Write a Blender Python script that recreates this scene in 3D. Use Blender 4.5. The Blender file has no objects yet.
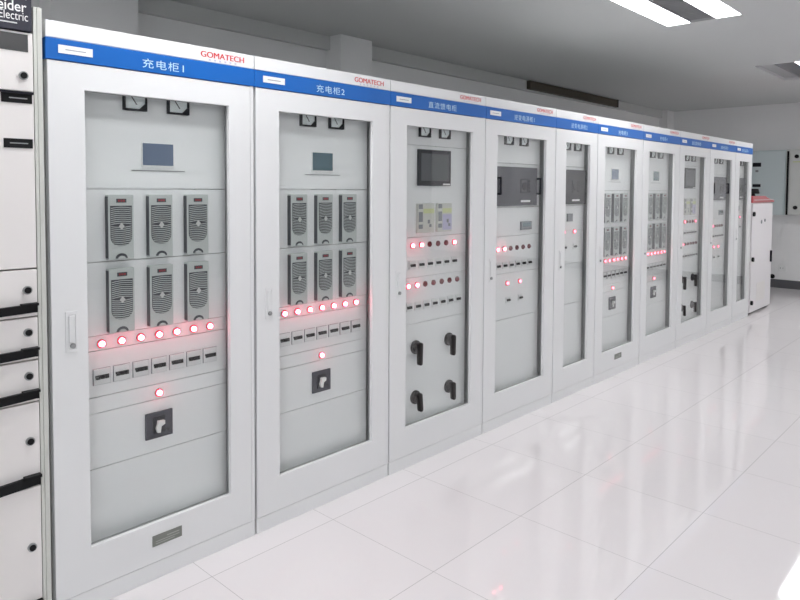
import bpy, bmesh, math, random
from mathutils import Matrix, Vector
random.seed(4)
S = bpy.context.scene
C = S.collection
PI = math.pi

# ------------------------------------------------------------------ materials
def mat(name, col, rough=0.5, metal=0.0, coat=0.0, emis=None, estr=0.0, noise=0.0, nscale=6.0, spec=0.5):
    m = bpy.data.materials.new(name); m.use_nodes = True
    nt = m.node_tree; b = nt.nodes['Principled BSDF']
    b.inputs['Base Color'].default_value = (*col, 1)
    b.inputs['Roughness'].default_value = rough
    b.inputs['Metallic'].default_value = metal
    b.inputs['Coat Weight'].default_value = coat
    b.inputs['Coat Roughness'].default_value = 0.06
    b.inputs['Specular IOR Level'].default_value = spec
    if emis:
        b.inputs['Emission Color'].default_value = (*emis, 1)
        b.inputs['Emission Strength'].default_value = estr
    if noise:
        tc = nt.nodes.new('ShaderNodeTexCoord'); n = nt.nodes.new('ShaderNodeTexNoise')
        n.inputs['Scale'].default_value = nscale; n.inputs['Detail'].default_value = 3
        r = nt.nodes.new('ShaderNodeMapRange')
        r.inputs['To Min'].default_value = 1 - noise; r.inputs['To Max'].default_value = 1 + noise
        mx = nt.nodes.new('ShaderNodeVectorMath'); mx.operation = 'SCALE'
        mx.inputs[0].default_value = col
        nt.links.new(tc.outputs['Object'], n.inputs['Vector'])
        nt.links.new(n.outputs['Fac'], r.inputs['Value'])
        nt.links.new(r.outputs['Result'], mx.inputs['Scale'])
        nt.links.new(mx.outputs['Vector'], b.inputs['Base Color'])
    return m

M = {}
M['paint'] = mat('cabinet_paint', (.765, .77, .775), .36, noise=.012, nscale=3)
M['panel'] = mat('panel_paint', (.80, .815, .82), .42, noise=.015, nscale=4)
M['inner'] = mat('inner_paint', (.34, .36, .35), .55)
M['blue'] = mat('blue_band', (.009, .120, .45), .38, spec=.3)
M['white'] = mat('white_plastic', (.82, .83, .82), .4)
M['text_white'] = mat('white_lettering', (.52, .74, .88), .5)
M['text_red'] = mat('red_lettering', (.62, .03, .04), .5)
M['text_grey'] = mat('grey_lettering', (.30, .31, .36), .5)
M['mod'] = mat('module_grey', (.50, .535, .525), .4, noise=.03)
M['mod_dark'] = mat('module_dark', (.05, .055, .065), .55)
M['black'] = mat('black_plastic', (.008, .008, .009), .55, spec=.2)
M['handle'] = mat('rotary_handle_black', (.014, .011, .011), .4, spec=.35)
M['dark'] = mat('dark_gap', (.04, .042, .042), .7)
M['bezel'] = mat('dark_bezel', (.012, .012, .018), .5, spec=.2)
M['rack'] = mat('rack_grey', (.050, .050, .068), .45, spec=.3)
M['lcd'] = mat('lcd_blue_grey', (.13, .17, .25), .15, coat=.6)
M['lcd2'] = mat('lcd_grey_green', (.09, .15, .18), .15, coat=.6)
M['touch'] = mat('touchscreen_grey', (.075, .08, .09), .35, spec=.3)
M['dial'] = mat('meter_face', (.86, .92, .92), .4)
M['needle'] = mat('meter_needle', (.03, .03, .03), .5)
M['lamp_on'] = mat('red_lamp_lit', (.8, .1, .12), .3, emis=(1, .12, .19), estr=30)
M['lamp_dim'] = mat('red_lamp_dim', (.7, .12, .14), .3, emis=(1, .15, .22), estr=7)
M['lamp_off'] = mat('red_lamp_unlit', (.16, .01, .02), .25, coat=.5)
M['lamp_ring'] = mat('red_lamp_ring', (.36, .035, .05), .3, coat=.3)
M['digit'] = mat('red_digits', (.25, .02, .03), .4, emis=(1, .03, .05), estr=.06)
M['brk'] = mat('breaker_body', (.72, .74, .74), .4)
M['metal'] = mat('brushed_metal', (.36, .37, .37), .35, metal=.6)
M['steel'] = mat('pale_steel', (.60, .61, .61), .3, metal=.35)
M['plate'] = mat('nameplate_metal', (.21, .22, .20), .4, metal=.3)
M['plate_edge'] = mat('nameplate_etching', (.36, .37, .34), .4, metal=.3)
M['mcc'] = mat('beige_white_paint', (.80, .77, .755), .4, noise=.015)
M['mcc_post'] = mat('beige_post_paint', (.60, .61, .57), .4)
M['mcc_win'] = mat('smoked_window', (.05, .05, .052), .25, coat=.6)
M['sign'] = mat('dark_sign', (.026, .026, .042), .35)
M['wallg'] = mat('wall_paint', (.86, .86, .86), .85, noise=.02, nscale=1.2)
M['walldark'] = mat('unseen_wall_darkened', (.24, .25, .25), .85)  # unseen wall toned dark to weaken its reflection in the door glass
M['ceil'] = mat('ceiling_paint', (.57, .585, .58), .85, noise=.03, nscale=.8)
M['beam'] = mat('beam_paint', (.62, .63, .62), .85)
M['base'] = mat('baseboard_grey', (.10, .10, .108), .35)
M['vent'] = mat('brown_shutter', (.07, .055, .038), .6)
M['louvre'] = mat('louvre_grey', (.42, .42, .43), .4, metal=.2)
M['troffer'] = mat('troffer_white', (.62, .63, .63), .4)
M['tube'] = mat('lit_diffuser', (.9, .9, .9), .5, emis=(.985, .99, 1.0), estr=21)
M['wallcab'] = mat('grey_green_paint', (.62, .70, .71), .45)
M['wallcab2'] = mat('grey_beige_paint', (.66, .67, .65), .45)
M['slim'] = mat('slim_white_paint', (.80, .775, .79), .4)
M['redcap'] = mat('red_cover', (.55, .09, .11), .3, coat=.5)
M['green_label'] = mat('yellow_green_label', (.60, .64, .34), .5)
M['lilac'] = mat('lilac_label', (.50, .49, .66), .5)
M['unit'] = mat('monitor_unit_body', (.60, .61, .57), .45)
M['unit_grey'] = mat('monitor_unit_grey', (.22, .23, .25), .4)
M['seal'] = mat('window_seal', (.30, .31, .31), .6)

def glass_mat():
    m = bpy.data.materials.new('clear_glass'); m.use_nodes = True
    nt = m.node_tree; nt.nodes.clear()
    o = nt.nodes.new('ShaderNodeOutputMaterial'); mx = nt.nodes.new('ShaderNodeMixShader')
    t = nt.nodes.new('ShaderNodeBsdfTransparent'); t.inputs['Color'].default_value = (.985, .99, .987, 1)
    g = nt.nodes.new('ShaderNodeBsdfGlossy'); g.inputs['Roughness'].default_value = .02
    f = nt.nodes.new('ShaderNodeFresnel'); ge = nt.nodes.new('ShaderNodeNewGeometry'); mr = nt.nodes.new('ShaderNodeMapRange')
    mr.inputs['To Min'].default_value = 1.5; mr.inputs['To Max'].default_value = 1 / 1.5
    nt.links.new(ge.outputs['Backfacing'], mr.inputs['Value']); nt.links.new(mr.outputs['Result'], f.inputs['IOR'])
    nt.links.new(f.outputs[0], mx.inputs[0]); nt.links.new(t.outputs[0], mx.inputs[1])
    nt.links.new(g.outputs[0], mx.inputs[2]); nt.links.new(mx.outputs[0], o.inputs[0])
    return m
M['glass'] = glass_mat()

def floor_mat():
    m = bpy.data.materials.new('polished_floor_tiles'); m.use_nodes = True
    nt = m.node_tree; b = nt.nodes['Principled BSDF']; L = nt.links.new
    tc = nt.nodes.new('ShaderNodeTexCoord'); sx = nt.nodes.new('ShaderNodeSeparateXYZ')
    L(tc.outputs['Object'], sx.inputs[0])
    def mth(op, a, bb=None):
        n = nt.nodes.new('ShaderNodeMath'); n.operation = op
        for k, v in enumerate((a, bb)):
            if v is None: continue
            if isinstance(v, (int, float)): n.inputs[k].default_value = v
            else: L(v, n.inputs[k])
        return n.outputs[0]
    def line(src, off, pitch, w):
        v = mth('DIVIDE', mth('SUBTRACT', src, off), pitch)
        fr = mth('FRACT', v)
        d = mth('MINIMUM', fr, mth('SUBTRACT', 1.0, fr))
        return mth('LESS_THAN', mth('MULTIPLY', d, pitch), w)
    g = mth('MAXIMUM', line(sx.outputs[0], .509, .6003, .0011), line(sx.outputs[1], -.1354, .5805, .0014))
    # every tile gets a slightly different tone
    cx = mth('FLOOR', mth('DIVIDE', mth('SUBTRACT', sx.outputs[0], .509), .6003))
    cy = mth('FLOOR', mth('DIVIDE', mth('SUBTRACT', sx.outputs[1], -.1354), .5805))
    cb = nt.nodes.new('ShaderNodeCombineXYZ'); L(cx, cb.inputs[0]); L(cy, cb.inputs[1])
    wn = nt.nodes.new('ShaderNodeTexWhiteNoise'); L(cb.outputs[0], wn.inputs['Vector'])
    ns = nt.nodes.new('ShaderNodeTexNoise'); ns.inputs['Scale'].default_value = 2.2; ns.inputs['Detail'].default_value = 4
    L(tc.outputs['Object'], ns.inputs['Vector'])
    sc = mth('ADD', .965, mth('ADD', mth('MULTIPLY', wn.outputs['Value'], .02), mth('MULTIPLY', ns.outputs['Fac'], .03)))
    col = nt.nodes.new('ShaderNodeVectorMath'); col.operation = 'SCALE'; col.inputs[0].default_value = (.775, .74, .75)
    L(sc, col.inputs['Scale'])
    mx = nt.nodes.new('ShaderNodeMix'); mx.data_type = 'RGBA'
    L(mth('MULTIPLY', g, .48), mx.inputs['Factor']); L(col.outputs['Vector'], mx.inputs['A'])
    mx.inputs['B'].default_value = (.12, .11, .105, 1)
    L(mx.outputs['Result'], b.inputs['Base Color'])
    b.inputs['Roughness'].default_value = .05
    b.inputs['Specular IOR Level'].default_value = .6
    return m
M['floor'] = floor_mat()

# ------------------------------------------------------------------ mesh helpers
class MB:
    def __init__(s): s.v = []; s.f = []
    def add(s, vs, fs):
        n = len(s.v); s.v += vs; s.f += [[i + n for i in f] for f in fs]; return s
    def box(s, x0, x1, y0, y1, z0, z1):
        vs = [(x, y, z) for z in (z0, z1) for y in (y0, y1) for x in (x0, x1)]
        return s.add(vs, [[0, 2, 3, 1], [4, 5, 7, 6], [0, 1, 5, 4], [2, 6, 7, 3], [0, 4, 6, 2], [1, 3, 7, 5]])
    def cyl(s, c, r, h, axis='y', n=20, r2=None):
        """cylinder from c along -axis direction for y (towards the room), + for x/z"""
        r2 = r if r2 is None else r2
        a, b = [], []
        for k in range(n):
            t = 2 * PI * k / n; u, w = math.cos(t), math.sin(t)
            if axis == 'y':
                a.append((c[0] + r * u, c[1], c[2] + r * w)); b.append((c[0] + r2 * u, c[1] - h, c[2] + r2 * w))
            elif axis == 'x':
                a.append((c[0], c[1] + r * u, c[2] + r * w)); b.append((c[0] + h, c[1] + r2 * u, c[2] + r2 * w))
            else:
                a.append((c[0] + r * u, c[1] + r * w, c[2])); b.append((c[0] + r2 * u, c[1] + r2 * w, c[2] + h))
        fs = [[k, (k + 1) % n, n + (k + 1) % n, n + k] for k in range(n)] + [list(range(n))[::-1], list(range(n, 2 * n))]
        return s.add(a + b, fs)
    def prism(s, pts, y0, y1):
        """outline in x,z extruded between y0 (front) and y1 (back)"""
        n = len(pts)
        return s.add([(x, y0, z) for x, z in pts] + [(x, y1, z) for x, z in pts],
                     [list(range(n)), list(range(2 * n - 1, n - 1, -1))] + [[(k + 1) % n, k, n + k, n + (k + 1) % n] for k in range(n)])
    def frame(s, x0, x1, z0, z1, hx0, hx1, hz0, hz1, y0, y1):
        o = [(x0, z0), (x1, z0), (x1, z1), (x0, z1)]; h = [(hx0, hz0), (hx1, hz0), (hx1, hz1), (hx0, hz1)]
        vs = [(x, y0, z) for x, z in o + h] + [(x, y1, z) for x, z in o + h]
        fs = []
        for k in range(4):
            j = (k + 1) % 4
            fs += [[k, j, 4 + j, 4 + k], [8 + j, 8 + k, 12 + k, 12 + j], [j, k, 8 + k, 8 + j], [4 + k, 4 + j, 12 + j, 12 + k]]
        return s.add(vs, fs)
    def mesh(s, name, m, bev=0, smooth=False):
        me = bpy.data.meshes.new(name); me.from_pydata(s.v, [], s.f); me.update()
        bm = bmesh.new(); bm.from_mesh(me)
        bmesh.ops.recalc_face_normals(bm, faces=bm.faces)
        if bev:
            es = [e for e in bm.edges if len(e.link_faces) == 2 and e.calc_face_angle(0) > 1.0]
            bmesh.ops.bevel(bm, geom=es, offset=bev, segments=2, affect='EDGES', profile=.5, clamp_overlap=True)
        if smooth:
            for f in bm.faces: f.smooth = True
            for e in bm.edges:
                if len(e.link_faces) == 2 and e.calc_face_angle(0) > .6: e.smooth = False
        bm.to_mesh(me); bm.free()
        me.materials.append(m); return me

CACHE = {}
def ob(name, mesh, parent=None, loc=(0, 0, 0)):
    o = bpy.data.objects.new(name, mesh); C.objects.link(o); o.location = loc
    if parent: o.parent = parent
    return o
def part(name, mb, m, parent=None, loc=(0, 0, 0), bev=0, smooth=False):
    return ob(name, mb.mesh(name, M[m], bev, smooth), parent, loc)
def cpart(key, name, fn, m, parent, loc=(0, 0, 0), bev=0, smooth=False):
    """the same shape used again shares its mesh data"""
    if key not in CACHE: CACHE[key] = fn().mesh(name, M[m], bev, smooth)
    return ob(name, CACHE[key], parent, loc)
def thing(name, label, cat, loc=(0, 0, 0), group=None):
    o = bpy.data.objects.new(name, None); C.objects.link(o); o.location = loc
    o['label'] = label; o['category'] = cat; o.empty_display_size = .1
    if group: o['group'] = group
    return o
def struct(name, mb, m, bev=0):
    o = part(name, mb, m, None, bev=bev); o['kind'] = 'structure'; return o
def duplicate(o, parent=None):
    c = o.copy(); C.objects.link(c)
    if parent: c.parent = parent
    for ch in o.children: duplicate(ch, c)
    return c

def lettering(name, text, m, parent, x0, x1, z0, z1, y, bold=0.0, spacing=1.0):
    """flat lettering fitted into the box x0..x1, z0..z1 on the plane y, facing the room"""
    cu = bpy.data.curves.new(name, 'FONT'); cu.body = text; cu.extrude = 0.0; cu.offset = 0
    cu.space_character = spacing; cu.size = 1; cu.offset = bold
    tmp = bpy.data.objects.new(name, cu); C.objects.link(tmp)
    dg = bpy.context.evaluated_depsgraph_get(); dg.update()
    me = bpy.data.meshes.new_from_object(tmp.evaluated_get(dg))
    bpy.data.objects.remove(tmp)
    xs = [v.co.x for v in me.vertices]; ys = [v.co.y for v in me.vertices]
    ax, bx, ay, by = min(xs), max(xs), min(ys), max(ys)
    for v in me.vertices:
        v.co = ((v.co.x - ax) / (bx - ax) * (x1 - x0) + x0, 0, (v.co.y - ay) / (by - ay) * (z1 - z0) + z0)
    me.materials.clear(); me.materials.append(M[m]); me.name = name
    return ob(name, me, parent, (0, y, 0))

# ------------------------------------------------------------------ the room
XW, YB, ZC, YF, XL = 10.40, 2.114, 2.755, -7.2, -5.0
struct('floor', MB().box(XL, XW, YF, YB, -.05, 0), 'floor')
HX = [(-3.64, -2.44), (-.14, 1.06), (3.36, 4.56), (6.86, 8.06), (8.9, 10.1)]      # ceiling openings of the light fittings; last column is added fill
HY = [(-.745, -.19), (-3.485, -2.93), (-6.225, -5.67)]
def ceiling_mb():
    mb = MB(); ys = sorted([YF, YB] + [v for h in HY for v in h]); xs = sorted([XL, XW] + [v for h in HX for v in h])
    for i in range(len(xs) - 1):
        for j in range(len(ys) - 1):
            cx, cy = (xs[i] + xs[i + 1]) / 2, (ys[j] + ys[j + 1]) / 2
            if any(a < cx < b for a, b in HX) and any(a < cy < b for a, b in HY) and not (cx > 8.5 and cy > -1): continue
            mb.box(xs[i], xs[i + 1], ys[j], ys[j + 1], ZC, ZC + .1)
    return mb
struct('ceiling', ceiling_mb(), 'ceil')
struct('wall_back', MB().box(XL, XW, YB, YB + .1, -.05, ZC + .1), 'wallg')
struct('wall_right', MB().box(XW, XW + .1, YF, YB + .1, -.05, ZC + .1), 'wallg')
struct('wall_front', MB().box(XL, XW, YF - .1, YF, -.05, ZC + .1), 'walldark')
WY0, WY1, WZ0, WZ1 = -6.4, -3.1, .85, 2.25
struct('wall_left', MB().box(XL - .1, XL, YF, WY0, -.05, ZC + .1).box(XL - .1, XL, WY1, YB, -.05, ZC + .1)
       .box(XL - .1, XL, WY0, WY1, -.05, WZ0).box(XL - .1, XL, WY0, WY1, WZ1, ZC + .1), 'wallg')
wf = MB()  # window added out of view as an opening for the fill light
for y0, y1 in ((WY0, WY0 + .06), (WY0 + 1.075, WY0 + 1.125), (WY0 + 2.175, WY0 + 2.225), (WY1 - .06, WY1)): wf.box(XL - .09, XL - .03, y0, y1, WZ0, WZ1)
for z0, z1 in ((WZ0, WZ0 + .06), (WZ1 - .06, WZ1)): wf.box(XL - .089, XL - .031, WY0, WY1, z0, z1)
struct('window_added_1', wf, 'white')
struct('window_added_2', MB().box(XL - .064, XL - .058, WY0 + .05, WY1 - .05, WZ0 + .05, WZ1 - .05), 'glass')
al = bpy.data.lights.new('unseen_fill_light', 'AREA'); al.shape = 'RECTANGLE'; al.size = WZ1 - WZ0; al.size_y = WY1 - WY0
al.energy = 60; al.color = (.84, .92, 1.0)
alo = bpy.data.objects.new('unseen_fill_light', al); C.objects.link(alo)
alo.location = (XL - .14, (WY0 + WY1) / 2, (WZ0 + WZ1) / 2); alo.rotation_euler = (0, -PI / 2, 0)   # added cool fill behind the made-up window, for the far wall

struct('baseboard_right', MB().box(XW - .015, XW, YF, YB, 0, .125), 'base')
YCOL = 1.93
struct('trim_1', MB().box(.7, 1.235, YCOL, YB, 0, ZC), 'wallg')
struct('trim_2', MB().box(2.99, 3.36, YCOL, YB, 0, ZC), 'wallg')
struct('trim_3', MB().box(10.12, XW, YB - .13, YB, 0, ZC), 'wallg')
struct('trim_4', MB().box(1.235, 2.99, YB - .05, YB, 2.64, ZC), 'beam')
struct('trim_5', MB().box(3.36, 10.12, YB - .05, YB, 2.635, ZC), 'beam')

sh = thing('roller_shutter', 'long dark brown shutter strip high on the back wall under the ceiling', 'shutter', (6.06, YB - .05, 2.648))
part('shutter_box', MB().box(0, 2.32, -.05, 0, 0, .1), 'vent', sh, bev=.006)
part('end_cap', MB().box(2.32, 2.34, -.055, 0, -.003, .103), 'dark', sh)

# ------------------------------------------------------------------ ceiling light fittings
def troffer(i, j, label, lit=(1, 1)):
    x0, x1 = HX[i]; y0, y1 = HY[j]
    t = thing('ceiling_light', label, 'ceiling light', ((x0 + x1) / 2, (y0 + y1) / 2, ZC), 'recessed twin tube ceiling lights')
    L, W = (x1 - x0) / 2, (y1 - y0) / 2
    def hous():
        mb = MB().box(-L, L, -W, W, .085, .095)
        mb.box(-L, L, -W, -W + .006, 0, .085).box(-L, L, W - .006, W, 0, .085)
        mb.box(-L, -L + .006, -W, W, 0, .085).box(L - .006, L, -W, W, 0, .085); return mb
    cpart('trofh', 'housing', hous, 'troffer', t)
    def lou():
        mb = MB().box(-L + .006, L - .006, -.095, .095, .03, .034)
        for k in range(23): mb.box(-L + .05 * (k + 1) - .002, -L + .05 * (k + 1) + .002, -.09, .09, .008, .03)
        mb.box(-L + .006, L - .006, -.095, -.092, .002, .034).box(-L + .006, L - .006, .092, .095, .002, .034); return mb
    cpart('trofl', 'louvre', lou, 'louvre', t)
    for s, on in ((1, lit[0]), (-1, lit[1])):
        a, b = sorted((s * .098, s * (W - .008)))
        if on: cpart('tube%d' % s, 'diffuser', lambda: MB().box(-L + .008, L - .008, a, b, .006, .018), 'tube', t)
        else: cpart('tubeoff%d' % s, 'diffuser', lambda: MB().box(-L + .008, L - .008, a, b, .030, .04), 'louvre', t)
    return t
troffer(2, 0, 'lit twin tube ceiling light recessed above the aisle, nearest one in view')
troffer(3, 0, 'half dark ceiling light recessed near the far wall, one tube off', (0, 1))
troffer(1, 0, 'lit ceiling light above the aisle beside the first glass cabinet')
rows = {1: 'middle row', 2: 'added row farthest from the cabinets'}  # farthest row is unseen, a guess added for its light
cols = ['first', 'second', 'third', 'fourth', 'added fifth']  # fifth fittings stand off the grid, added to brighten the far wall
for j in (1, 2):
    for i in (0, 1, 2, 3, 4):
        troffer(i, j, 'lit recessed ceiling light, %s in the %s' % (cols[i] + ' from the left wall', rows[j]))
troffer(0, 0, 'lit recessed ceiling light in the aisle row nearest the left wall')

# ------------------------------------------------------------------ cabinet devices (all local to the cabinet; P = instrument panel plane)
P = .06
H = 1.998
def lamp(root, x, z, state):
    if state == 'on' and root.location.x > 3.5: state = 'dim'          # the far cabinets' lamps glow more faintly
    l = cpart('lamp_ring' + ('_off' if state == 'off' else ''), 'indicator_lamp', lambda: MB().cyl((0, 0, 0), .0155, .006, n=20), 'lamp_ring' if state != 'off' else 'lamp_off', root, (x, P, z), smooth=True)
    cpart('lens_' + state, 'lens', lambda: MB().cyl((0, -.006, 0), .0105, .006, n=16, r2=.0100).cyl((0, -.012, 0), .0100, .003, n=16, r2=.0060), {'on': 'lamp_on', 'dim': 'lamp_dim', 'off': 'lamp_off'}[state], l, smooth=True)
    if state != 'off': l['label'] = 'lit red lamp'
    return l
def breaker(root, x, z, w=.058, h=.056, up=True):
    k = 'brk%.3f%.3f' % (w, h)
    def body():
        mb = MB().box(-w / 2, w / 2, -.007, 0, -h / 2, h / 2)
        return mb
    b = cpart(k, 'circuit_breaker', body, 'brk', root, (x, P, z), bev=.0015)
    def tog():
        mb = MB().box(-w / 2 + .005, w / 2 - .005, -.0082, -.007, -.002, .006)
        for q in range(3):
            cx = (-1 + q) * w * .27
            mb.box(cx - w * .115, cx + w * .115, -.013, -.0082, -.008, .005)
        return mb
    cpart(k + 't', 'toggle', tog, 'black', b, (0, 0, 0))
    if w > .05: cpart(k + 's', 'surround', lambda: MB().frame(-w / 2 - .0016, w / 2 + .0016, -h / 2 - .0012, h / 2 + .0012, -w / 2, w / 2, -h / 2, h / 2, -.0035, 0), 'unit_grey', b)
    return b
def meter(root, x, z=1.737, s=.086):
    m = cpart('meter_body', 'analog_meter', lambda: MB().frame(-s / 2, s / 2, 0, s, -s / 2 + .0055, s / 2 - .0055, .0065, s - .006, -.016, 0).box(-s / 2 + .001, s / 2 - .001, -.003, 0, .001, s - .001).prism([(s / 2 - .0055, .0065), (s / 2 - .0055, .028), (s / 2 - .028, .0065)], -.0165, -.003), 'bezel', root, (x, P, z))
    cpart('meter_dial', 'dial', lambda: MB().box(-s / 2 + .006, s / 2 - .006, -.009, -.003, .007, s - .007), 'dial', m)
    def needle():
        mb = MB().prism([(.004, .022), (.008, .022), (-.020, .062), (-.022, .060)], -.0105, -.009)
        for k in range(9):
            a = math.radians(50 + k * 10); mb.box(-.001 + .05 * math.cos(a), .001 + .05 * math.cos(a), -.0098, -.009, .018 + .05 * math.sin(a) - .003, .018 + .05 * math.sin(a) + .003)
        return mb
    cpart('meter_needle', 'needle', needle, 'needle', m)
    return m
def rounded(w, z0, z1, r, n=8):
    """outline: square top corners slightly cut, round bottom of radius r"""
    pts = [(-w / 2, z1), (-w / 2, z0 + r)]
    for k in range(1, n): a = PI + PI / 2 * k / n; pts.append((-w / 2 + r + r * math.cos(a), z0 + r + r * math.sin(a)))
    pts += [(-w / 2 + r, z0), (w / 2 - r, z0)]
    for k in range(1, n): a = 1.5 * PI + PI / 2 * k / n; pts.append((w / 2 - r + r * math.cos(a), z0 + r + r * math.sin(a)))
    pts += [(w / 2, z0 + r), (w / 2, z1)]
    return pts
def module(root, x, z):                        # x centre, z bottom
    w, h, d = .092, .231, .026
    m = cpart('mod_body', 'rectifier_module', lambda: MB().box(-w / 2, w / 2, -d, 0, 0, h), 'mod', root, (x, P, z), bev=.002)
    cpart('mod_disp', 'display', lambda: MB().box(-.017, .019, -d - .0015, -d, .203, .217), 'mod_dark', m)
    cpart('mod_dig', 'digits', lambda: MB().box(-.011, -.005, -d - .002, -d - .0015, .2065, .2135).box(-.002, .004, -d - .002, -d - .0015, .2065, .2135).box(.007, .013, -d - .002, -d - .0015, .2065, .2135), 'digit', m)
    cpart('mod_grill', 'fan_grille', lambda: MB().prism(rounded(.078, .048, .192, .034), -d - .001, -d), 'mod_dark', m)
    def slats():
        mb = MB()
        for k in range(19):
            zc = .055 + k * .0071
            hw = .037
            if zc < .082: t = (.082 - zc) / .034; hw = .006 + .031 * math.sqrt(max(0, 1 - t * t))
            n = 6; pts_t, pts_b = [], []
            for q in range(n + 1):
                xx = -hw + 2 * hw * q / n; dz = .004 * (1 - (xx / .037) ** 2) * (1 if zc > .12 else -1)
                pts_t.append((xx, zc + dz + .0012)); pts_b.append((xx, zc + dz - .0012))
            mb.prism(pts_b + pts_t[::-1], -d - .003, -d - .001)
        return mb
    cpart('mod_slats', 'grille_slats', slats, 'mod', m)
    cpart('mod_side', 'dark_side_strip', lambda: MB().box(-w / 2 - .0006, -w / 2, -d + .002, -.001, .006, h - .006), 'mod_dark', m)  # dark strip laid over the module's left side
    cpart('mod_emb', 'emblem', lambda: MB().prism([(0, .106), (.010, .119), (0, .132), (-.010, .119)], -d - .0045, -d - .003), 'steel', m)
    def latch():
        pts = [(.022 * math.cos(a), .004 + .018 * math.sin(a)) for a in [PI * k / 12 for k in range(13)]]
        return MB().prism(pts[::-1], -d - .001, -d)
    cpart('mod_latch', 'latch_recess', latch, 'mod_dark', m)
    cpart('mod_latch2', 'latch', lambda: MB().prism([(.013 * math.cos(a), .004 + .009 * math.sin(a)) for a in [PI * k / 12 for k in range(13)]][::-1], -d - .005, -d - .001), 'mod', m)
    return m
def lcd(root, x0, x1, z0, z1, m):
    b = part('display', MB().box(x0 - .004, x1 + .006, P - .006, P, z0 - .006, z1 + .003), 'white', root, bev=.002)
    part('screen', MB().box(x0, x1, P - .007, P - .006, z0, z1), m, b)
    part('key_row', MB().box(x0 - .04, x1 + .05, P - .0015, P, z0 - .022, z0 - .018), 'metal', b)
def changeover(root, x, z):
    b = cpart('chg', 'breaker_switch', lambda: MB().frame(-.0535, .0535, -.049, .049, -.047, .047, -.042, .042, -.008, 0).box(-.05, .05, -.005, 0, -.046, .046), 'rack', root, (x, P, z))
    cpart('chg2', 'escutcheon', lambda: MB().box(-.026, .022, -.009, -.005, -.03, .03).cyl((.034, -.005, -.026), .006, .003), 'bezel', b)
    cpart('chg3', 'lever', lambda: MB().prism([(-.014, -.026), (-.002, -.028), (.002, -.004), (.016, .002), (.016, .016), (-.010, .018), (-.012, .004), (-.018, -.010)], -.022, -.009), 'white', b, bev=.001)
    return b
def knob(root, x, z, L=.088, tilt=0.0):
    b = cpart('knob_base', 'rotary_handle', lambda: MB().cyl((0, 0, 0), .037, .010, n=28).cyl((0, -.010, 0), .030, .014, n=28, r2=.026), 'handle', root, (x, P, z), bev=.001, smooth=True)
    def lev():
        pts = [(-.014 + .014 - .014, 0)]
        pts = []
        for k in range(9): a = PI * k / 8; pts.append((.015 * math.cos(a), .018 + .012 * math.sin(a)))
        for k in range(9): a = PI + PI * k / 8; pts.append((.0125 * math.cos(a), -L + .012 * math.sin(a)))
        return MB().prism(pts, -.048, -.022)
    l = cpart('knob_lev%.3f' % L, 'lever', lev, 'handle', b, bev=.004, smooth=True)
    l.rotation_euler = (0, tilt, 0)
    return b

def seam_panels(root, zs, x0, x1):
    zs = sorted(zs)
    for a, b in zip(zs[:-1], zs[1:]):
        if (b - a) < .012: continue
        part('front_panel', MB().box(x0, x1, P, P + .012, a + .0014, b - .0012), 'panel', root)

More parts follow.
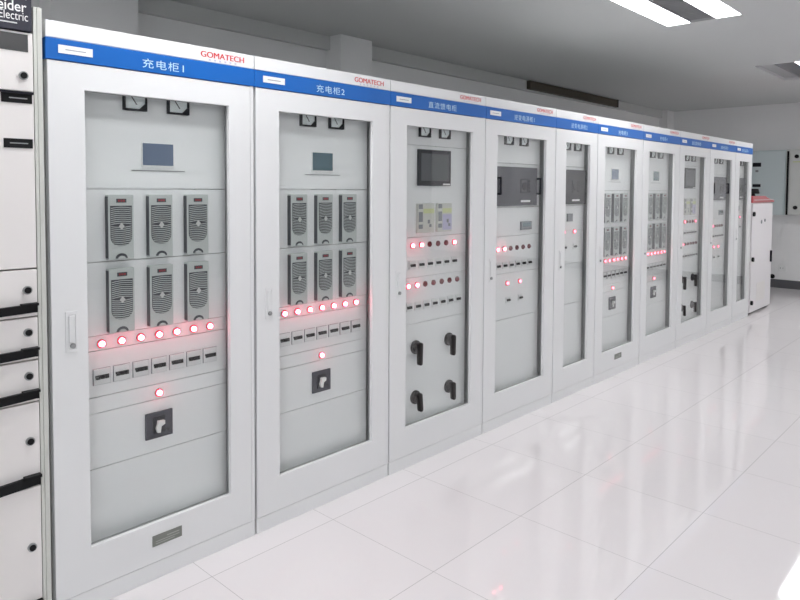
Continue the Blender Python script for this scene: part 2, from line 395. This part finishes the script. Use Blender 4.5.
def cabinet(x0, w, label, title, tx, sticker=True, brand=None, plate=False, hz=(.905, 1.044)):
    r = thing('power_cabinet', label, 'cabinet', (x0, 0, 0), 'row of glass fronted power cabinets')
    g = .0055 if x0 < 1.2 else .003; D = .60
    wx0 = .123 if w > .7 else .142; wx1 = .68 if w > .7 else .488
    ix0, ix1 = (.098, .697) if w > .7 else (.08, .512)
    wz0, wz1 = .214, 1.784
    zb, zt = .0, 1.872
    # housing: side walls, top, back, inner box
    hb = MB().box(g, .0205, .020, D, .066, H - .002).box(w - .0205, w - g, .001, D, .066, H - .002)
    hb.box(.022, w - .022, .05, D, 1.945, H - .002).box(.022, w - .022, D - .01, D, .068, 1.945).box(.022, w - .022, .07, D - .01, .068, .08)
    part('housing', hb, 'paint', r)
    part('plinth', MB().box(g, w - g, .002, D, .0, .0645), 'paint', r, bev=.002)
    # inner jambs behind the glass
    jb = MB().box(ix0 - .012, ix0, .018, P + .012, .19, 1.87).box(w - .030, w - .0215, .024, .30, .19, 1.87).box(ix1, w - .03, .29, .30, .19, 1.87)
    jb.box(ix0 - .012, w - .0215, .024, .29, .185, .197).box(ix0 - .012, w - .0215, .024, .29, 1.862, 1.87)
    part('inner_frame', jb, 'inner', r)
    # header: white fascia, blue band with title
    fa = part('fascia', MB().box(g * .5, w - g * .5, -.001, .05, 1.9435, H), 'paint', r, bev=.002)
    if brand:
        lettering('brand_lettering', 'GOMATECH', 'text_red', fa, brand[0] + .0016, brand[1] + .0016, 1.9605, 1.9825, -.0019)
        lettering('brand_lettering', 'GOMATECH', 'text_red', fa, brand[0], brand[1], 1.9605, 1.9825, -.0018)
        mb = MB()
        for k in range(6):
            c = brand[0] + (brand[1] - brand[0]) * (.2 + .12 * k); mb.box(c - .004, c + .004, -.0016, -.001, 1.9495, 1.9555)
        part('small_print', mb, 'lilac', fa)
    bb = part('header_band', MB().box(.001, w - .001, -.003, .05, 1.8735, 1.9425), 'blue', r, bev=.002)
    lettering('title_lettering', title, 'text_white', bb, tx[0], tx[1], 1.887, 1.9205, -.0038, bold=.0, spacing=1.15)
    if sticker:
        part('label_sticker', MB().box(.040, .150, -.0045, -.003, 1.896, 1.923), 'white', bb)
        part('sticker_print', MB().box(.062, .128, -.0048, -.0045, 1.9075, 1.9105), 'text_grey', bb)
    # door
    d = part('door', MB().frame(g + .001, w - .022, .067, 1.871, wx0, wx1, wz0, wz1, 0, .018), 'paint', r, bev=.0008)
    part('glass_pane', MB().box(wx0 - .01, wx1 + .01, .019, .023, wz0 - .01, wz1 + .01), 'glass', d)
    part('window_seal', MB().frame(wx0 - .012, wx1 + .012, wz0 - .012, wz1 + .012, wx0 + .001, wx1 - .001, wz0 + .001, wz1 - .001, .0185, .026), 'seal', d)
    hx = .069 if w > .7 else .083
    hp = part('door_handle', MB().frame(hx - .020, hx + .020, hz[0], hz[1], hx - .012, hx + .012, hz[0] + .012, hz[1] - .012, -.003, 0), 'paint', d, bev=.001)
    part('handle_lever', MB().box(hx - .010, hx + .010, -.006, -.002, hz[0] + .034, hz[1] - .014), 'paint', d, bev=.002)
    part('key_lock', MB().cyl((hx + .003, 0, hz[0] + .022), .0085, .007, n=16), 'metal', d, smooth=True)
    if plate:
        pl = part('nameplate', MB().box(.343, .461, -.003, 0, .127, .168), 'plate', d, bev=.001)
        mb = MB().box(.40, .450, -.0034, -.003, .152, .156).box(.355, .450, -.0034, -.003, .143, .146).box(.355, .430, -.0034, -.003, .135, .138)
        pl2 = part('plate_print', mb, 'plate_edge', d)
    return r, (ix0, ix1)

def rectifier_cabinet(x0, label, title, tx, brand, plate, screen='lcd', **k):
    r, (a, b) = cabinet(x0, .8, label, title, tx, True, brand, plate, **k)
    seam_panels(r, [.197, .459, .6575, .7155, .881, .934, 1.195, 1.453, 1.862], a, b)
    meter(r, .321); meter(r, .490)
    lcd(r, .349, .469, 1.541, 1.622, screen)
    for row in (1.2015, .9385):
        for i in range(3): module(r, .257 + .151 * i, row)
    for i in range(7): lamp(r, .191 + .0717 * i, .9045, 'on')
    for i in range(7): breaker(r, .1905 + .0718 * i, .7885)
    lamp(r, .404, .682, 'on')
    changeover(r, .4025, .561)
    return r

def feeder_cabinet(x0, label, title, tx, brand, **k):
    r, (a, b) = cabinet(x0, .8, label, title, tx, True, brand, False, **k)
    seam_panels(r, [.197, .735, .985, 1.20, 1.692, 1.862], a, b)
    meter(r, .321); meter(r, .490)
    t = part('touchscreen', MB().box(.267, .540, P - .014, P, 1.476, 1.671), 'bezel', r, bev=.003)
    part('screen', MB().box(.287, .520, P - .0150, P - .014, 1.503, 1.650), 'touch', t)
    part('maker_label', MB().box(.470, .532, P - .0152, P - .014, 1.480, 1.489), 'white', t)
    for (u0, u1, body, has) in ((.262, .394, 'unit', 1), (.424, .546, 'unit', 0)):
        u = part('monitoring_unit', MB().box(u0, u1, P - .018, P, 1.222, 1.380), body, r, bev=.002)
        mb = MB()
        for q, (z0, z1) in enumerate(((1.352, 1.376), (1.282, 1.335), (1.245, 1.268))): mb.box(u0 + .003, u0 + .034, P - .0195, P - .018, z0, z1)
        part('terminal_strip', mb, 'unit_grey', u)
        part('yellow_label', MB().box(u0 + .040, u1 - .003, P - .0190, P - .018, 1.327, 1.352), 'green_label', u)
        part('front_sticker', MB().box(u0 + .040, u1 - .003, P - .0190, P - .018, 1.232, 1.318), 'unit' if has else 'lilac', u)
        mb = MB().box(u0 + .075, u0 + .092, P - .0202, P - .019, 1.272, 1.292).box(u0 + .088, u0 + .106, P - .0202, P - .019, 1.252, 1.268)
        part('small_keys', mb, 'unit_grey', u)
    for i in range(6): lamp(r, .232 + .0708 * i, 1.157, 'on' if i in (0, 1, 5) else 'off')
    for i in range(6): breaker(r, .232 + .0708 * i, 1.052, .048, .046)
    for i in range(7): lamp(r, .199 + .0698 * i, .942, 'on' if i < 2 else 'off')
    for i in range(7): breaker(r, .207 + .0698 * i, .829, .046, .046)
    knob(r, .262, .607, .082); knob(r, .545, .605, .076); knob(r, .262, .334, .062, -.12); knob(r, .548, .333, .060, -.05)
    return r

def inverter_cabinet(x0, label, title, tx, brand, wide=True, sticker=True, rackm='rack', **k):
    w = .8 if wide else .6
    r, (a, b) = cabinet(x0, w, label, title, tx, sticker, brand, False, **k)
    seam_panels(r, [.197, .64, .93, 1.164, 1.345, 1.622, 1.862], a, b)
    s = 0 if wide else -.098
    if wide: meter(r, .323); meter(r, .493)
    else: meter(r, .245); meter(r, .398)
    d0, d1 = .17 + s * 1.0, .64 + s * 1.0
    if not wide: d0, d1 = .085, .505
    rk = part('rack_inverter', MB().box(d0, d1, P - .020, P, 1.355, 1.600), rackm, r, bev=.003)
    cx = d0 + .315 if wide else d0 + .26
    mb = MB().frame(cx - .045, cx + .045, 1.435, 1.525, cx - .038, cx + .038, 1.442, 1.518, P - .023, P - .020)
    mb.cyl((cx, P - .020, 1.48), .026, .004, n=20)
    for k2 in range(4): mb.box(cx + .055, cx + .068, P - .023, P - .020, 1.44 + .022 * k2, 1.452 + .022 * k2)
    part('keypad', mb, 'bezel', rk, smooth=False)
    part('front_label', MB().box(cx - .04, cx + .068, P - .0215, P - .020, 1.377, 1.390), 'white', rk)
    for hx in (d0 + .012, d1 - .008):
        mb = MB().box(hx - .006, hx + .006, P - .052, P - .042, 1.425, 1.535).box(hx - .006, hx + .006, P - .045, P - .02, 1.425, 1.437).box(hx - .006, hx + .006, P - .045, P - .02, 1.523, 1.535)
        part('rack_handle', mb, 'bezel', rk, bev=.002)
    if wide:
        sm = part('power_meter', MB().box(.469, .594, P - .012, P, 1.198, 1.252), 'unit_grey', r, bev=.002)
        part('screen', MB().box(.485, .58, P - .013, P - .012, 1.218, 1.245), 'lcd2', sm)
        for i in range(6): lamp(r, .218 + .0715 * i, 1.086, 'on' if i < 2 else 'off')
        for i in range(6): breaker(r, .225 + .0715 * i, .982, .046, .044)
        for i in range(2): lamp(r, .326 + .143 * i, .867, 'dim'); breaker(r, .337 + .143 * i, .760, .046, .040)
    else:
        sm = part('power_meter', MB().box(.266, .337, P - .012, P, 1.232, 1.288), 'unit_grey', r, bev=.002)
        lamp(r, .225, 1.158, 'dim'); lamp(r, .372, 1.158, 'dim')
        breaker(r, .240, 1.050, .046, .044); breaker(r, .385, 1.050, .046, .044)
    return r

BR = (.556, .748)
rectifier_cabinet(0, 'glass fronted cabinet with metal nameplate under its window, nearest in the row', '充电柜1', (.324, .484), BR, True)
rectifier_cabinet(.8, 'glass fronted cabinet titled 充电柜2, second from the beige switchgear', '充电柜2', (.324, .491), BR, False, screen='lcd2', hz=(.908, 1.040))
feeder_cabinet(1.6, 'glass fronted cabinet with touchscreen and four black rotary handles, nearer of two such', '直流馈电柜', (.285, .522), BR)
inverter_cabinet(2.4, 'wide glass fronted cabinet with dark rack unit, between handle cabinet and narrow cabinet', '逆变电源柜1', (.294, .523), BR)
inverter_cabinet(3.2, 'narrow glass fronted cabinet with dark rack unit, halfway along the row', '逆变电源柜2', (.198, .430), (.37, .56), wide=False, sticker=False, rackm='bezel')
rectifier_cabinet(3.8, 'glass fronted module cabinet with small plate under its window, just beyond the narrow one', '充电柜3', (.330, .49), BR, True)
rectifier_cabinet(4.6, 'glass fronted module cabinet farthest down the row, seventh from the near end', '充电柜4', (.330, .49), BR, False, screen='lcd2')
feeder_cabinet(5.4, 'glass fronted cabinet with touchscreen and rotary handles, farther of two such', '直流馈电柜', (.285, .522), BR)
inverter_cabinet(6.2, 'glass fronted cabinet with dark rack unit, second from the far end', '逆变电源柜3', (.294, .523), BR)
inverter_cabinet(7.0, 'narrow glass fronted cabinet at the far end beside the red topped one', '逆变电源柜4', (.198, .430), None, wide=False)

# ------------------------------------------------------------------ beige switchgear on the left
mc = thing('switchgear_cabinet', 'beige white drawer switchgear cabinet with dark sign at the left edge', 'cabinet', (-.82, 0, 0))
W = .8125                                     # local right edge -> x = -.012
def L(x): return x + .82
hb = MB().box(0, .03, .0, .6, .0, 2.027).box(.03, L(-.036), .02, .6, 1.965, 2.027).box(.03, L(-.036), .05, .6, 0, .065).box(.03, L(-.036), .56, .6, .065, 1.965)
part('housing', hb, 'mcc', mc)
part('corner_post', MB().box(L(-.0335), L(-.0235), -.001, .6, 0, 2.030).box(L(-.0225), W, -.001, .6, 0, 2.030), 'mcc_post', mc, bev=.001)
sg = part('name_sign', MB().box(L(-.34), L(-.0405), -.012, .03, 1.947, 2.16), 'sign', mc, bev=.002)
lettering('sign_lettering', 'Schneider', 'white', sg, L(-.212), L(-.0555), 2.0035, 2.036, -.0128, bold=.01)
lettering('sign_lettering', 'Electric', 'white', sg, L(-.134), L(-.0515), 1.977, 2.003, -.0128)
part('sign_print', MB().box(L(-.2), L(-.083), -.0128, -.012, 1.9655, 1.9695), 'steel', sg)
part('sign_mark', MB().prism([(L(-.068), 2.047), (L(-.056), 2.043), (L(-.052), 2.053), (L(-.062), 2.067)], -.0128, -.012), 'white', sg)
def lock(parent, x, z):
    a = cpart('mcc_lock', 'drawer_lock', lambda: MB().cyl((0, 0, 0), .0135, .007, n=20), 'metal', parent, (x, -.004, z), smooth=True)
    cpart('mcc_lock2', 'lock_core', lambda: MB().cyl((0, -.007, 0), .010, .003, n=18), 'black', parent, (x, -.004, z), smooth=True)
def mcc_handle(parent, z0, z1):
    # bowed bar: flush at its right end, bulging towards the room to the left
    key = 'mh%.3f' % (z1 - z0)
    h = z1 - z0
    def f():
        mb = MB(); xs = [L(-.0385) - .66 * k / 24 for k in range(25)]
        def y(x): t = (x - xs[-1]) / (xs[0] - xs[-1]); return -.008 - .03 * (1 - (2 * t - 1) ** 2)
        fr = [(x, y(x)) for x in xs]
        vs = []
        for (x, yy) in fr: vs += [(x, yy, 0), (x, yy, h * .86), (x, yy + .012, 0), (x, yy + .012, h * .86)]
        fs = [[0, 1, 3, 2], [96, 98, 99, 97]]
        for k in range(24):
            a, b = 4 * k, 4 * (k + 1)
            fs += [[a, b, b + 1, a + 1], [a + 2, a + 3, b + 3, b + 2], [a + 1, b + 1, b + 3, a + 3], [a, a + 2, b + 2, b]]
        mb.add(vs, fs)
        mb.box(L(-.088), L(-.0385), -.024, -.002, h * .75, h)
        mb.box(L(-.045), L(-.0385), -.012, 0, 0, h)
        return mb
    return cpart(key, 'drawer_handle', f, 'black', parent, (0, -.002, z0))
DX0, DX1 = .035, L(-.0365)
u = part('upper_compartment', MB().box(DX0, DX1, -.004, .03, 1.7595, 1.944), 'mcc', mc, bev=.002)
part('smoked_window', MB().box(L(-.5), L(-.0505), -.006, -.004, 1.883, 1.9375), 'mcc_win', u, bev=.001); lock(u, L(-.066), 1.808)
v = part('blank_compartment', MB().box(DX0, DX1, -.004, .03, 1.2, 1.7555), 'mcc', mc, bev=.002)
part('top_lip', MB().box(L(-.4), L(-.0385), -.012, -.004, 1.7505, 1.7575), 'bezel', v)
for z0 in (1.7215, 1.581):
    lb = part('black_label', MB().box(L(-.125) if z0 < 1.7 else L(-.130), L(-.042), -.0065, -.004, z0, z0 + .029), 'black', v)
    part('label_print', MB().box(L(-.108), L(-.056), -.0068, -.0065, z0 + .013, z0 + .0165), 'metal', v)
for (a, b, lk, h0, h1) in ((1.045, 1.195, 1.130, 1.057, 1.088), (.905, 1.040, .994, .914, .945), (.768, .900, .853, .777, .808), (.492, .763, .641, .495, .531), (.07, .487, .292, .075, .112)):
    dr = part('drawer', MB().box(DX0, DX1, -.004, .03, a, b), 'mcc', mc, bev=.002)
    lock(dr, L(-.066), lk); mcc_handle(dr, h0, h1)

# ------------------------------------------------------------------ slim red topped cabinet at the far end
sc = thing('slim_cabinet', 'slim white floor cabinet with a red top at the far end of the row', 'cabinet', (7.625, 0, 0))
part('housing', MB().box(0, .86, .012, .55, .02, 1.315), 'slim', sc, bev=.004)
part('plinth', MB().box(.02, .84, .03, .53, 0, .02), 'dark', sc)
sd = part('door', MB().box(.02, .85, -.006, .010, .035, 1.305), 'slim', sc, bev=.004)
for z in (1.185, .655, .145): part('door_hinge', MB().cyl((.045, -.006, z), .026, .02, n=16), 'black', sd, smooth=True)
part('door_handle', MB().box(.785, .815, -.026, -.006, .575, .715), 'bezel', sd, bev=.004)
part('dial_gauge', MB().cyl((.38, -.006, 1.085), .022, .006, n=14).cyl((.52, -.006, 1.10), .018, .006, n=14), 'unit_grey', sd)
part('vent_panel', MB().box(.25, .6, -.0075, -.006, .14, .36), 'mcc', sd)
rc = part('red_cover', MB().prism([(-.0, 1.317), (.90, 1.317), (.90, 1.335), (.60, 1.375), (.52, 1.395), (0, 1.395)], -.01, .45), 'redcap', sc, bev=.004)
part('cover_rail', MB().box(.05, .88, -.016, -.010, 1.345, 1.352), 'steel', rc)
nb = part('top_knob', MB().cyl((.21, .06, 1.395), .04, .03, axis='z', n=16, r2=.03), 'black', rc)
part('knob_head', MB().cyl((.24, .06, 1.422), .075, .06, axis='z', n=18, r2=.06), 'black', rc, smooth=True, bev=.008)

# ------------------------------------------------------------------ wall cabinets on the far wall
wc = thing('wall_cabinet', 'wide grey green wall cabinet on the far wall behind the red top', 'cabinet', (XW, .262, 0), 'wall cabinets on the far wall')
part('housing', MB().box(-.20, 0, .0, 1.15, 1.10, 2.055), 'wallcab', wc, bev=.004)
dw = part('door', MB().box(-.215, -.202, .02, 1.13, 1.115, 2.04), 'wallcab', wc, bev=.003)
part('label_plate', MB().box(-.218, -.215, .33, .445, 1.815, 1.875), 'bezel', dw)
part('status_dot', MB().box(-.218, -.215, .365, .405, 1.735, 1.765), 'unit_grey', dw)
part('label_plate', MB().box(-.218, -.215, .33, .44, 1.512, 1.555), 'bezel', dw)
wc2 = thing('wall_cabinet', 'grey wall cabinet with two black locks at the right edge', 'cabinet', (XW, -.9, 0), 'wall cabinets on the far wall')
part('housing', MB().box(-.22, 0, 0, 1.157, 1.105, 2.06), 'wallcab2', wc2, bev=.004)
dw2 = part('door', MB().box(-.235, -.222, .02, 1.105, 1.12, 2.045), 'wallcab2', wc2, bev=.003)
part('side_seal', MB().box(-.232, -.205, 1.122, 1.146, 1.105, 2.035), 'black', wc2)
for z in (1.955, 1.215): part('cabinet_lock', MB().add(*[(lambda n=16: ([(-.235 - d, 1.02 + .028 * math.cos(2 * PI * k / n), z + .028 * math.sin(2 * PI * k / n)) for d in (0, .02) for k in range(n)], [[k, (k + 1) % n, n + (k + 1) % n, n + k] for k in range(n)] + [list(range(n)), list(range(n, 2 * n))]))()][0]), 'black', dw2)
part('trim_strip', MB().box(-.238, -.235, .2, 1.07, 1.87, 1.885), 'green_label', dw2)
so = thing('wall_socket', 'small white socket plate low on the far wall', 'socket', (XW, .325, .30))
part('face_plate', MB().box(-.012, 0, -.045, .045, -.045, .045), 'white', so, bev=.003)
part('socket_holes', MB().box(-.0135, -.012, -.02, -.014, -.012, .012).box(-.0135, -.012, .014, .02, -.012, .012), 'unit_grey', so)
ds = thing('door_stop', 'round black stop on the far wall just above the baseboard', 'door stop', (XW, .45, .165))
part('mount_disc', MB().cyl((-.012, 0, 0), .034, .012, axis='x', n=18), 'black', ds, smooth=True)
part('rubber_tip', MB().cyl((-.045, 0, 0), .018, .033, axis='x', n=16), 'black', ds, smooth=True)

# ------------------------------------------------------------------ camera
yaw, pitch, roll, f = .8172, .0433, .0055, 667.441
fw = Vector((math.sin(yaw) * math.cos(pitch), math.cos(yaw) * math.cos(pitch), -math.sin(pitch)))
rt = Vector((math.cos(yaw), -math.sin(yaw), 0)); up = rt.cross(fw)
r2 = rt * math.cos(roll) + up * math.sin(roll); u2 = -rt * math.sin(roll) + up * math.cos(roll)
cam = bpy.data.cameras.new('camera'); co = bpy.data.objects.new('camera', cam); C.objects.link(co)
m = Matrix((( r2.x, u2.x, -fw.x, -.7964), (r2.y, u2.y, -fw.y, -2.3179), (r2.z, u2.z, -fw.z, 1.4602), (0, 0, 0, 1)))
co.matrix_world = m
cam.sensor_fit = 'HORIZONTAL'; cam.sensor_width = 36; cam.lens = f / 800 * 36
cam.shift_y = (217.44 - 300) / 800; cam.clip_start = .05
S.camera = co

# ------------------------------------------------------------------ world and view
w = bpy.data.worlds.new('world'); S.world = w; w.use_nodes = True
w.node_tree.nodes['Background'].inputs[0].default_value = (.6, .65, .7, 1)
w.node_tree.nodes['Background'].inputs[1].default_value = .2
S.view_settings.view_transform = 'Standard'; S.view_settings.look = 'None'
S.view_settings.gamma = 1; S.view_settings.use_curve_mapping = False
S.view_settings.exposure = -0.16
S.cycles.use_denoising = True
S.cycles.max_bounces = 12; S.cycles.diffuse_bounces = 6; S.cycles.glossy_bounces = 5; S.cycles.transparent_max_bounces = 12
S.cycles.sample_clamp_indirect = 6
